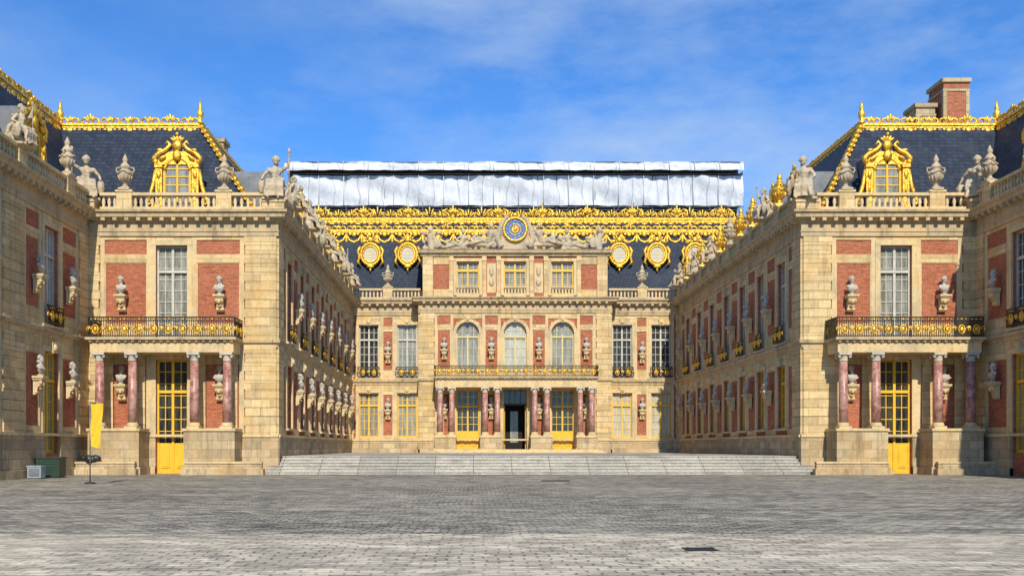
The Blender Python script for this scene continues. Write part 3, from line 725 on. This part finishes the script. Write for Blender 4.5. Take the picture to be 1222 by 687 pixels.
mb = MB()
def chimney(x0, x1, y0, y1, z0, z1, body=BRICK):
    mb.box(x0, x1, y0, y1, z0, z1-.25, body); mb.box(x0-.12, x1+.12, y0-.12, y1+.12, z1-.25, z1, BLOCK); mb.box(x0-.1, x1+.1, y0-.1, y1+.1, z0, 21.35, BLOCK)
    mb.box(x0-.05, x1+.05, y0-.05, y1+.05, z1-.8, z1-.65, BLOCK)
    for q in (x0-.02, x1-.2): mb.box(q, q+.22, y0-.03, y0+.2, 21.36, z1-.81, BLOCK)
    mb.box(x0+.2, x1-.2, y0+.2, y1-.2, z1, z1+.12, DARK)
chimney(29.5, 31.1, 62, 64, 20, 24.6); chimney(28.0, 29.2, 62.5, 64, 20, 23.2, BLOCK); chimney(-17.4, -16.7, 66, 67.2, 19, 22.1, BLOCK)
mb.obj('chimney_stacks', palace)

# ------------------------------------------------------------------ sculpture
def remeshed(mb, name, vox, mats, smooth=2):
    o = mb.obj(name + '_src'); r = o.modifiers.new('r', 'REMESH'); r.mode = 'VOXEL'; r.voxel_size = vox
    s = o.modifiers.new('s', 'SMOOTH'); s.iterations = smooth; s.factor = .5
    tx = bpy.data.textures.new(name+'_n', 'CLOUDS'); tx.noise_scale = .12
    d = o.modifiers.new('d', 'DISPLACE'); d.texture = tx; d.strength = .05; d.mid_level = .5
    dg = bpy.context.evaluated_depsgraph_get(); me = bpy.data.meshes.new_from_object(o.evaluated_get(dg))
    me.name = name; me.materials.clear()
    for m in mats: me.materials.append(m)
    me.polygons.foreach_set('material_index', [0]*len(me.polygons)); me.polygons.foreach_set('use_smooth', [True]*len(me.polygons))
    bpy.data.objects.remove(o); return me
def head(mb, c, s, m, tilt=0):
    c = Vector(c)
    mb.ell(c, (.085*s, .105*s, .125*s), m, 12, 10)
    mb.ell(c+Vector((0, -.10*s, -.015*s)), (.018*s, .035*s, .035*s), m, 6, 5)
    mb.ell(c+Vector((0, -.07*s, -.085*s)), (.045*s, .045*s, .04*s), m, 8, 6)
    mb.ell(c+Vector((0, -.085*s, .035*s)), (.065*s, .03*s, .018*s), m, 8, 5)
    for k in range(11):
        a = math.pi*k/10; mb.ell(c+Vector((.095*s*math.cos(a), .03*s, .04*s+.10*s*math.sin(a))), (.04*s, .07*s, .04*s), m, 6, 5)
    for k in range(4): mb.ell(c+Vector((0.02*s*(k % 2), .11*s, .06*s-.05*k*s)), (.07*s, .05*s, .045*s), m, 6, 5)
def figure(pose):
    mb = MB(); m = STAT
    mb.setM(Matrix.Scale(1.42, 4))
    mb.ell((0, .05, .22), (.34, .36, .34), m, 10, 8); mb.box(-.42, .42, -.42, .36, 0, .09, m)
    pel, ch, nk = Vector((0, .02, .58)), Vector((.02, -.05, .98)), Vector((.02, -.06, 1.17))
    mb.cap(pel, (.01, -.02, .76), .19, .15, m); mb.cap((.01, -.02, .76), ch, .14, .18, m); mb.cap((-.15, -.05, 1.04), (.18, -.05, 1.04), .085, .085, m)
    mb.cap(nk-Vector((0, 0, .08)), nk+Vector((0, -.01, .06)), .062, .055, m)
    head(mb, nk+Vector((.01, -.03, .17)), 1.05, m)
    kn = [(.20, -.42, .60), (-.15, -.38, .50)]; ft = [(.22, -.40, .12), (-.22, -.62, .12)]
    if pose == 1: kn = [(.24, -.36, .64), (-.20, -.40, .56)]; ft = [(.10, -.34, .12), (-.20, -.44, .12)]
    for i, sx in enumerate((1, -1)):
        hip = Vector((sx*.11, -.02, .56)); mb.cap(hip, kn[i], .135, .098, m); mb.cap(kn[i], ft[i], .085, .055, m)
        f = Vector(ft[i]); mb.cap(f+Vector((0, .02, -.04)), f+Vector((sx*.02, -.15, -.06)), .05, .035, m)
    if pose == 0:
        ar = [((.22, -.05, 1.06), (.40, .02, .84), (.42, -.22, .82)), ((-.20, -.05, 1.06), (-.34, -.10, .84), (-.18, -.30, .70))]
        mb.cap((.42, .0, .1), (.42, -.02, .78), .10, .13, m)
        mb.ell((.46, -.16, .45), (.10, .24, .32), m, 12, 8)
    elif pose == 1:
        ar = [((.22, -.05, 1.06), (.42, -.12, 1.16), (.46, -.20, 1.42)), ((-.20, -.05, 1.06), (-.38, .0, .86), (-.40, -.22, .74))]
        mb.cap((.46, -.22, .12), (.46, -.20, 1.62), .025, .022, m); mb.ell((.46, -.2, 1.66), (.06, .05, .09), m, 8, 6)
        mb.ell((-.42, -.2, .45), (.13, .17, .26), m, 10, 8)
    else:
        ar = [((.22, -.05, 1.06), (.36, -.18, .86), (.16, -.36, .92)), ((-.20, -.05, 1.06), (-.40, .06, .88), (-.52, .08, .64))]
        mb.ell((.12, -.40, .98), (.10, .08, .12), m, 10, 8); mb.ell((-.45, .0, .34), (.20, .26, .30), m, 10, 8)
    for s_, e, h in ar:
        mb.cap(s_, e, .068, .052, m); mb.cap(e, h, .05, .034, m)
        h = Vector(h); d = (h-Vector(e)).normalized()
        mb.cap(h, h+d*.06, .038, .032, m)
        for q in (-1.5, -.5, .5, 1.5): mb.cap(h+d*.07+Vector((q*.017, 0, 0)), h+d*.14+Vector((q*.02, -.02, -.01)), .013, .010, m, 6)
    rnd = random.Random(pose)
    for k in range(9):
        x = -.24+.06*k; mb.tube([(x*.7, -.08, .72), (x*.95, -.36+.02*(k % 2), .66), (x*1.05, -.50, .45), (x*1.15+rnd.uniform(-.03, .03), -.47, .22), (x*1.2, -.52, .10)], [.04, .05, .045, .05, .035], m, 6)
    for k in range(5): mb.tube([(-.26+.03*k, .12, 1.08-.03*k), (-.05, -.22+.01*k, .96-.05*k), (.22, -.12, .76-.05*k), (.3, .12, .6)], [.03, .035, .04, .05], m, 6)
    for k in range(6): mb.tube([(.16*math.cos(k), .12, 1.06), (-.2+.08*k, .24, .7), (-.28+.11*k, .34, .2)], [.05, .07, .06], m, 6)
    return remeshed(mb, 'seated_statue', .030, [STAT])
FIG = [figure(0), figure(1), figure(2)]
def place(name, me, x, y, z, a, sx=1, s=1.0):
    o = bpy.data.objects.new(name, me); scene.collection.objects.link(o)
    o.location = (x, y, z); o.rotation_euler = (0, 0, a); o.scale = (s*sx, s, s); return o
for i, (x, y, z, a, fl, kd) in enumerate(statues):
    place('seated_statue', FIG[(i*7+i//3) % 3], x, y, z, a+random.uniform(-.25, .25), -1 if fl else 1, 1.2 if kd == 'L' else .95)
def make_urn(MT, nm):
    mb = MB()
    mb.box(-.30, .30, -.30, .30, 0, .12, MT)
    mb.lathe((0, 0, .12), [(.26, 0), (.27, .06), (.13, .14), (.10, .26), (.16, .32), (.30, .50), (.37, .72), (.36, .86), (.27, 1.0), (.20, 1.08), (.30, 1.14), (.30, 1.20), (.24, 1.24), (.20, 1.34), (.10, 1.44), (.13, 1.50), (.15, 1.60), (.09, 1.74), (.02, 1.90)], 18, MT)
    for k in range(12):
        a = 2*math.pi*k/12; mb.tube([(.17*math.cos(a), .17*math.sin(a), .46), (.33*math.cos(a), .33*math.sin(a), .64), (.38*math.cos(a), .38*math.sin(a), .80)], .035, MT, 5)
    for sx in (-1, 1):
        mb.tube([(sx*.34, 0, .95), (sx*.50, 0, 1.08), (sx*.48, 0, 1.25), (sx*.30, 0, 1.26)], .04, MT, 6); mb.ell((sx*.36, 0, .95), (.09, .12, .12), MT, 8, 6)
    mb.tube([(.38*math.cos(t), .38*math.sin(t), .98+.06*math.cos(4*t)) for t in [2*math.pi*k/24 for k in range(24)]], .045, MT, 6, True)
    o = mb.obj(nm); me = o.data; bpy.data.objects.remove(o); return me
URN = make_urn(STAT, 'stone_urn'); GURN = make_urn(GOLD, 'gilded_urn')
for (x, y, z, a, fl, kd) in urns:
    if kd == 'G': place('gilded_urn', GURN, x, y, z, a)
    else: place('stone_urn', URN, x, y, z, a)
def make_bust(v):
    mb = MB(); m = MARB; mb.setM(Matrix.Translation((0, -.30, 1.62)) @ Matrix.Scale(1.38, 4) )
    mb.cap((0, 0, -.19), (0, -.01, -.08), .065, .06, m); head(mb, (0.015*(v-1), -.015, .03), 1.0, m)
    mb.cap((-.15, 0, -.25), (.15, 0, -.25), .085, .085, m); mb.ell((0, -.03, -.34), (.20, .12, .17), m, 12, 8); mb.ell((0, -.02, -.45), (.12, .08, .10), m, 10, 8)
    for k in range(6): mb.tube([(-.22+.03*k, -.03, -.22-.02*k), (-.06+.02*k, -.14, -.33), (.10+.03*k, -.12, -.42+.02*k), (.2, -.02, -.3)], .022, m, 6)
    if v == 1: mb.ell((0, .02, .13), (.12, .12, .06), m, 8, 6)
    if v == 2:
        for k in range(5): mb.ell((.09*math.cos(k*1.3), .05, -.06-.03*k), (.04, .05, .05), m, 6, 5)
    b = remeshed(mb, 'marble_bust', .024, [MARB, TRIM], 1)
    mb = MB()
    mb.lathe((0, -.30, .80), [(.17, 0), (.18, .04), (.09, .10), (.08, .18), (.13, .24)], 14, MARB)
    mb.box(-.34, .34, -.58, .0, .68, .80, TRIM); mb.box(-.28, .28, -.50, .0, .58, .68, TRIM)
    prof = [(0, .58), (-.44, .58), (-.48, .46), (-.40, .34), (-.26, .24), (-.20, .08), (-.22, -.06), (-.12, -.16), (0, -.16)]
    k = len(prof)
    mb.add([(-.2, p[0], p[1]) for p in prof] + [(.2, p[0], p[1]) for p in prof], [tuple(range(k)), tuple(reversed(range(k, 2*k)))] + [(i, k+i, k+(i+1) % k, (i+1) % k) for i in range(k)], TRIM)
    for sx in (-.2, .2): mb.ell((sx, -.38, .46), (.05, .10, .10), TRIM, 8, 6); mb.ell((sx, -.16, -.04), (.05, .08, .08), TRIM, 8, 6)
    mb.ell((0, -.44, .40), (.10, .08, .14), TRIM, 8, 6); mb.tube([(-.1, -.30, .2), (0, -.34, .1), (.1, -.30, .2)], .04, TRIM, 5)
    t = mb.obj('t')
    bm = bmesh.new(); bm.from_mesh(b); bm.from_mesh(t.data)
    me = bpy.data.meshes.new('marble_bust'); bm.to_mesh(me); bm.free()
    for m_ in (MARB, TRIM): me.materials.append(m_)
    bpy.data.objects.remove(t); return me
BU = [make_bust(i) for i in range(3)]
for i, (x, y, z, a) in enumerate(busts): place('marble_bust_on_bracket', BU[i % 3], x, y, z+.05, a, random.choice((-1, 1)), .95)

mb = MB(); m = STAT; rnd = random.Random(4)
ZC = 20.5; zb = 18.78
def reclining(cx, sx, z, s=1.75):
    mb.setM(Matrix.Translation((cx, AY+.05, z)) @ Matrix.Scale(s, 4) @ Matrix.Scale(sx, 4, (1, 0, 0)))
    mb.cap((.05, 0, .18), (-.02, 0, .36), .17, .14, m); mb.cap((-.02, 0, .36), (-.12, -.02, .58), .14, .16, m); mb.cap((-.28, -.04, .66), (.05, -.08, .66), .075, .075, m)
    mb.cap((-.13, -.03, .7), (-.12, -.05, .82), .055, .05, m); head(mb, (-.10, -.07, .93), 1.0, m)
    mb.cap((.1, -.08, .16), (.48, -.18, .34), .125, .09, m); mb.cap((.48, -.18, .34), (.85, -.14, .10), .08, .05, m); mb.cap((.85, -.14, .08), (.98, -.18, .08), .05, .035, m)
    mb.cap((.1, .05, .14), (.55, .0, .18), .12, .09, m); mb.cap((.55, 0, .18), (1.0, -.02, .06), .08, .05, m)
    mb.cap((.05, -.08, .66), (.26, -.16, .50), .065, .05, m); mb.cap((.26, -.16, .50), (.46, -.2, .58), .048, .034, m)
    mb.cap((-.28, -.04, .66), (-.44, -.05, .46), .065, .05, m); mb.cap((-.44, -.05, .46), (-.56, -.1, .62), .048, .034, m)
    for k in range(8): mb.tube([(.0+.04*k, -.15, .3-.02*k), (.3+.05*k, -.2, .24-.02*k), (.62+.04*k, -.16, .12), (.7+.05*k, -.15, .02)], [.04, .05, .045, .03], m, 6)
    mb.ell((.3, .05, .02), (.75, .22, .12), m, 10, 6); mb.ell((-.25, .12, .3), (.25, .15, .35), m, 10, 6)
for sx in (-1, 1):
    reclining(CX+sx*2.3, sx, zb+.35, 1.8); reclining(CX+sx*4.7, sx, zb+.05, 1.6)
    mb.setM(Matrix.Identity(4))
    for k in range(75):
        t = rnd.uniform(1.3, 8.0); h = max(.6, 2.1-t*.24) if t < 6.3 else 1.6
        mb.ell((CX+sx*t, AY+.15+rnd.uniform(-.25, .2), zb+rnd.uniform(0, h)), (rnd.uniform(.10, .30), .14, rnd.uniform(.10, .26)), m, 8, 6, Matrix.Rotation(rnd.uniform(-1, 1), 3, 'Y'))
    x = CX+sx*7.35
    mb.cap((x, AY+.1, zb), (x+sx*.08, AY+.1, zb+1.2), .30, .24, m); mb.ell((x+sx*.05, AY, zb+1.65), (.24, .2, .27), m, 10, 8); mb.ell((x+sx*.02, AY+.1, zb+1.92), (.12, .22, .14), m, 8, 6)
    for a in (-.9, -.45, .5, 1.0): mb.cap((x, AY+.15, zb+.4), (x+math.sin(a)*1.1, AY+.15, zb+.4+math.cos(a)*1.4), .055, .04, m)
    mb.ell((x-sx*.5, AY-.1, zb+.55), (.38, .12, .48), m, 12, 8)
    mb.tube([(CX+sx*1.2, AY, zb+.2), (CX+sx*1.55, AY, zb+.9), (CX+sx*1.35, AY, zb+1.8), (CX+sx*1.1, AY, zb+2.4), (CX+sx*.7, AY, zb+2.9)], [.3, .26, .2, .18, .14], m, 8)
mb.box(CX-1.15, CX+1.15, AY, AY+.7, zb, ZC+.4, m)
mb.prism([(CX+1.2*math.cos(t), ZC+1.2*math.sin(t)) for t in [2*math.pi*k/24 for k in range(24)]], AY-.02, AY+.6, m)
me = remeshed(mb, 'pediment_sculpture', .055, [STAT], 1)
o = bpy.data.objects.new('pediment_sculpture', me); scene.collection.objects.link(o); o.parent = palace
mb = MB(); mb.setM(Matrix.Translation((CX, AY-.05, ZC)) @ mir @ Matrix.Diagonal((.88, 1, .88, 1)))
def disc(r, n0, n1, mat, k=32): mb.prism([(r*math.cos(2*math.pi*i/k), r*math.sin(2*math.pi*i/k)) for i in range(k)], n0, n1, mat)
disc(1.2, -.3, .06, GOLD); disc(1.05, .06, .09, BLUE)
mb.tube([(1.13*math.cos(2*math.pi*k/32), .1, 1.13*math.sin(2*math.pi*k/32)) for k in range(32)], .14, GOLD, 6, True)
mb.tube([(.56*math.cos(2*math.pi*k/28), .1, .56*math.sin(2*math.pi*k/28)) for k in range(28)], .05, GOLD, 5, True)
for k in range(12):
    a = math.pi*k/6; ca, sa = math.cos(a), math.sin(a)
    for d in (-.06, .06): mb.tube([(.7*ca-d*sa, .11, .7*sa+d*ca), (.97*ca-d*sa, .11, .97*sa+d*ca)], .03, GOLD, 4)
disc(.34, .09, .16, GOLD)
for k in range(16):
    a = 2*math.pi*k/16; mb.tube([(.28*math.cos(a), .12, .28*math.sin(a)), (.5*math.cos(a), .12, .5*math.sin(a))], [.05, .012], GOLD, 4)
mb.ell((0, .18, 0), (.2, .1, .24), GOLD, 10, 8); mb.tube([(0, .24, 0), (-.3, .24, .62)], [.05, .02], GOLD, 4); mb.tube([(0, .26, 0), (.42, .26, .12)], [.05, .02], GOLD, 4)
for k in range(-4, 5):
    a = k*.27; mb.ell((1.42*math.sin(a), .0, 1.38*math.cos(a)), (.12, .12, .22), GOLD if abs(k) < 2 else STAT, 6, 5, Matrix.Rotation(a, 3, 'Y'))
mb.ell((0, .1, 1.42), (.28, .2, .24), GOLD, 8, 6)
mb.obj('gilded_clock', palace)

# ------------------------------------------------------------------ scaffolding shelter
mb = MB(); sx0, sx1, sy0, sy1 = -19.6, 28.0, 103.0, 114.0
def cloth(x0, x1, z0f, z1f, y, amp, nx, nz, seed, ytop=0.0):
    rnd = random.Random(seed); ph = [rnd.uniform(0, 6.28) for _ in range(6)]
    vs = []; fs = []
    for j in range(nz+1):
        for i in range(nx+1):
            x = x0+(x1-x0)*i/nx; t = j/nz; zb_ = z0f(x); zt = z1f(x); z = zb_+(zt-zb_)*t
            w = math.sin(x*1.9+ph[0]+2*t)*.4 + math.sin(x*4.3+ph[1]-3*t)*.3 + math.sin(x*.6+ph[2]+5*t)*.6 + math.sin(x*9+ph[3]+4*t)*.1 + math.sin(x*.9+9*t)*.3
            vs.append((x, y + ytop*t + amp*w, z))
    for j in range(nz):
        for i in range(nx): a = j*(nx+1)+i; fs.append((a, a+1, a+nx+2, a+nx+1))
    mb.add(vs, fs, TARP, True)
sag = lambda x: .05*abs(math.sin((x-sx0)*math.pi/2.6))
cloth(sx0+.9, sx1+.1, lambda x: 26.6+sag(x)*1.2, lambda x: 29.75, sy0, .16, 400, 14, 1)
cloth(sx0, sx1, lambda x: 30.15-sag(x)*1.1, lambda x: 31.05+.03*math.sin(x), sy0-.8, .10, 300, 5, 2, .3)
cloth(sx0, sx1, lambda x: 31.05+.03*math.sin(x), lambda x: 31.75+.05*math.sin(x*.9), sy0-.5, .06, 200, 6, 3, 6.0)
x = sx0+.9
while x < sx1:      # battens clamping the sheeting
    mb.tube([(x, sy0-.24, 26.6), (x, sy0-.24, 29.75)], .04, TARP, 5); mb.tube([(x, sy0-.95, 30.15), (x, sy0-.65, 31.05)], .04, TARP, 5)
    x += 2.6
quad(mb, (sx0+.9, sy0+.1, 26.8), (sx0+.9, sy1, 26.8), (sx0+.9, sy1, 29.6), (sx0+.9, sy0+.1, 29.6), TARP)
quad(mb, (sx1+.1, sy0+.1, 26.8), (sx1+.1, sy1, 26.8), (sx1+.1, sy1, 31.3), (sx1+.1, sy0+.1, 30.2), TARP)
quad(mb, (sx0, sy0-.6, 31.0), (sx1, sy0-.6, 31.0), (sx1, sy1, 31.0), (sx0, sy1, 31.0), TARP)
mb.tube([(sx0+.2, sy0+.1, 29.95), (sx1-.2, sy0+.1, 29.95)], .05, STEEL, 6)
mb.box(sx0+.3, sx1-.3, sy0+.4, sy0+.5, 29.5, 31.0, BAGM)  # black panel standing in for shade in the gap under the top sheet
mb.box(sx0+1.3, sx1-.3, sy0+.9, sy0+1.0, 22.8, 27.2, IRON)  # black panel painted as the shade beneath the lower sheeting, not ironwork
x = sx0+.3
while x < sx1:
    for yy in (sy0+.15, sy0+.75): mb.tube([(x, yy, 22.6), (x, yy, 31.0)], .045, STEEL, 6)
    x += 2.0
for z in (23.6, 25.0, 26.2, 26.5): mb.tube([(sx0-.3, sy0+.1, z), (sx1+.2, sy0+.1, z)], .04, STEEL, 5)
for k in range(9): mb.tube([(sx0+1.2+5.2*k, sy0+.05, 23), (sx0+3.6+5.2*k, sy0+.05, 26.5)], .035, STEEL, 5)
for z in (27.2, 28.6): mb.tube([(sx0-.6, sy0+.1, z), (sx0+1.5, sy0+.1, z)], .045, STEEL, 5)
for xx in (sx0-.3, sx0+.5): mb.tube([(xx, sy0+.1, 18), (xx, sy0+.1, 30.6)], .05, STEEL, 5)
mb.obj('scaffolding_shelter')

# ------------------------------------------------------------------ ground, steps
mb = MB(); quad(mb, (-900, -300, 0), (900, -300, 0), (900, 1500, 0), (-900, 1500, 0), COBBLE); mb.obj('ground')
mb = MB(); quad(mb, (-60, -20, .004), (60, -20, .004), (60, 17.2, .004), (-60, 16.9, .004), PAVE); mb.obj('pale_pavement')
mb = MB()
mb.box(XL+.27, XR-.27, 55.6, YB, .01, 1.0, MARBLEF)
for i in range(6):
    y0 = 53.5+.36*i; lx, rx = (XL-.3, XR+.3) if i < 3 else (XL+.27, XR-.27)
    mb.box(lx, rx, y0, y0+.36 if i < 5 else 55.6, .01, 1.0*(i+1)/6-.045, STEPM)
    mb.box(lx-.001, rx+.001, y0-.035, y0+.36, 1.0*(i+1)/6-.045, 1.0*(i+1)/6+.001*(i == 5), STEPM)
mb.obj('marble_courtyard_steps')

fl = empty('yellow_banner_flag')
mb = MB(); mb.setM(Matrix.Translation((-15.6, 40.2, 0)))
mb.tube([(0, 0, 0), (.0, 0, 3.35)], .028, STEEL, 8); mb.lathe((0, 0, 0), [(.22, 0), (.22, .05), (.05, .08)], 16, IRON); mb.tube([(0, 0, 3.3), (.5, 0, 3.3)], .02, STEEL, 6)
mb.obj('pole', fl)
mb = MB(); vs = []; fs = []
for j in range(13):
    for i in range(7):
        t = j/12; vs.append((-15.57+.5*i/6*(1-.25*t), 40.2+.05*math.sin(i*1.1+j*.6), 3.28-1.75*t-.10*(i/6)*t))
for j in range(12):
    for i in range(6): a = j*7+i; fs.append((a, a+1, a+8, a+7))
mb.add(vs, fs, FLAG, True); mb.obj('banner_cloth', fl)
mb = MB(); mb.setM(Matrix.Translation((-20.6, 48.2, 0)))
mb.box(-.55, .55, -.4, .4, .06, .95, GREEN); mb.box(-.6, .6, -.45, .45, .95, 1.02, GREEN)
for k in range(6): mb.box(-.48, .48, -.425, -.402, .15+.13*k, .22+.13*k, GREEN)
for sx in (-.5, .42): mb.box(sx, sx+.08, -.35, .35, 0, .06, IRON)
mb.obj('utility_cabinet')
mb = MB(); mb.setM(Matrix.Translation((-20.75, 46.9, 0)))
mb.box(-.32, .32, -.25, .25, .04, .55, PALE); mb.box(-.35, .35, -.28, .28, .55, .62, PALE); mb.box(-.25, .25, -.27, -.252, .12, .48, LEAD)
for sx in (-.28, .22): mb.box(sx, sx+.06, -.2, .2, 0, .04, IRON)
mb.obj('electrical_box')
mb = MB()
for k in range(10): mb.ell((random.uniform(-.45, .45), random.uniform(-.15, .15), random.uniform(.08, .22)), (random.uniform(.2, .32), .2, random.uniform(.14, .24)), BAGM, 8, 6)
me = remeshed(mb, 'black_bag', .05, [BAGM], 1); place('black_bag', me, -20.6, 52.85, .70, 0)
def grate(x, y, w, d):
    mb = MB(); mb.setM(Matrix.Translation((x, y, .008)))
    mb.box(-w/2, w/2, -d/2, d/2, 0, .004, DARK)
    for k in range(9): mb.box(-w/2+w*k/8-.012, -w/2+w*k/8+.012, -d/2, d/2, .004, .014, IRON)
    for s in (-1, 1): mb.box(-w/2-.03, w/2+.03, s*d/2-.02, s*d/2+.02, .0045, .016, IRON)
    mb.obj('drain_grate')
grate(3.3, 14.4, .42, .30); grate(3.6, 43.5, 1.2, .7)

# ------------------------------------------------------------------ light, sky
az, el = R(SUN_AZ), R(SUN_EL)
S_ = Vector((-math.sin(az)*math.cos(el), -math.cos(az)*math.cos(el), math.sin(el)))
ld = bpy.data.lights.new('sun', 'SUN'); ld.energy = 5.0; ld.angle = R(.5); ld.color = (1, .925, .78)
lo = bpy.data.objects.new('sun', ld); scene.collection.objects.link(lo); lo.rotation_euler = S_.to_track_quat('Z', 'Y').to_euler()
w = bpy.data.worlds.new('World'); scene.world = w; w.use_nodes = True; nt = w.node_tree; bg = nt.nodes['Background']
sky = N(nt, 'ShaderNodeTexSky', sky_type='NISHITA'); sky.sun_disc = False; sky.sun_elevation = el; sky.sun_rotation = math.pi+az
sky.air_density = 1.0; sky.dust_density = .3; sky.ozone_density = 2.5
tc = N(nt, 'ShaderNodeTexCoord')
mp = N(nt, 'ShaderNodeMapping'); mp.inputs['Scale'].default_value = (1.0, 1.0, 2.6); mp.inputs['Rotation'].default_value = (0, R(18), 0); L(nt, tc.outputs['Generated'], mp.inputs[0])
n1 = noise(nt, mp.outputs[0], 3.2, 9, .62); n2 = noise(nt, mp.outputs[0], 1.4, 3, .5)
cl = mixc(nt, 1.0, ramp(nt, n1, .40, .82), ramp(nt, n2, .36, .60), 'MULTIPLY')
cl2 = N(nt, 'ShaderNodeMath', operation='MULTIPLY'); L(nt, cl, cl2.inputs[0]); cl2.inputs[1].default_value = .95
tint = mixc(nt, 1.0, sky.outputs[0], (.42, .84, 1.34), 'MULTIPLY')
col = mixc(nt, cl2.outputs[0], tint, (4.0, 5.0, 6.3))
L(nt, col, bg.inputs[0]); bg.inputs[1].default_value = .135

cd = bpy.data.cameras.new('camera'); cd.sensor_width = 36; cd.lens = 1179/1222*36
cd.shift_x = 46/1222; cd.shift_y = 189.5/1222; cd.clip_end = 3000; cd.clip_start = .1
co = bpy.data.objects.new('camera', cd); scene.collection.objects.link(co); co.location = (0, 0, 1.5); co.rotation_euler = (R(90), 0, 0)
scene.camera = co
scene.view_settings.view_transform = 'Standard'; scene.view_settings.look = 'None'; scene.view_settings.exposure = 0
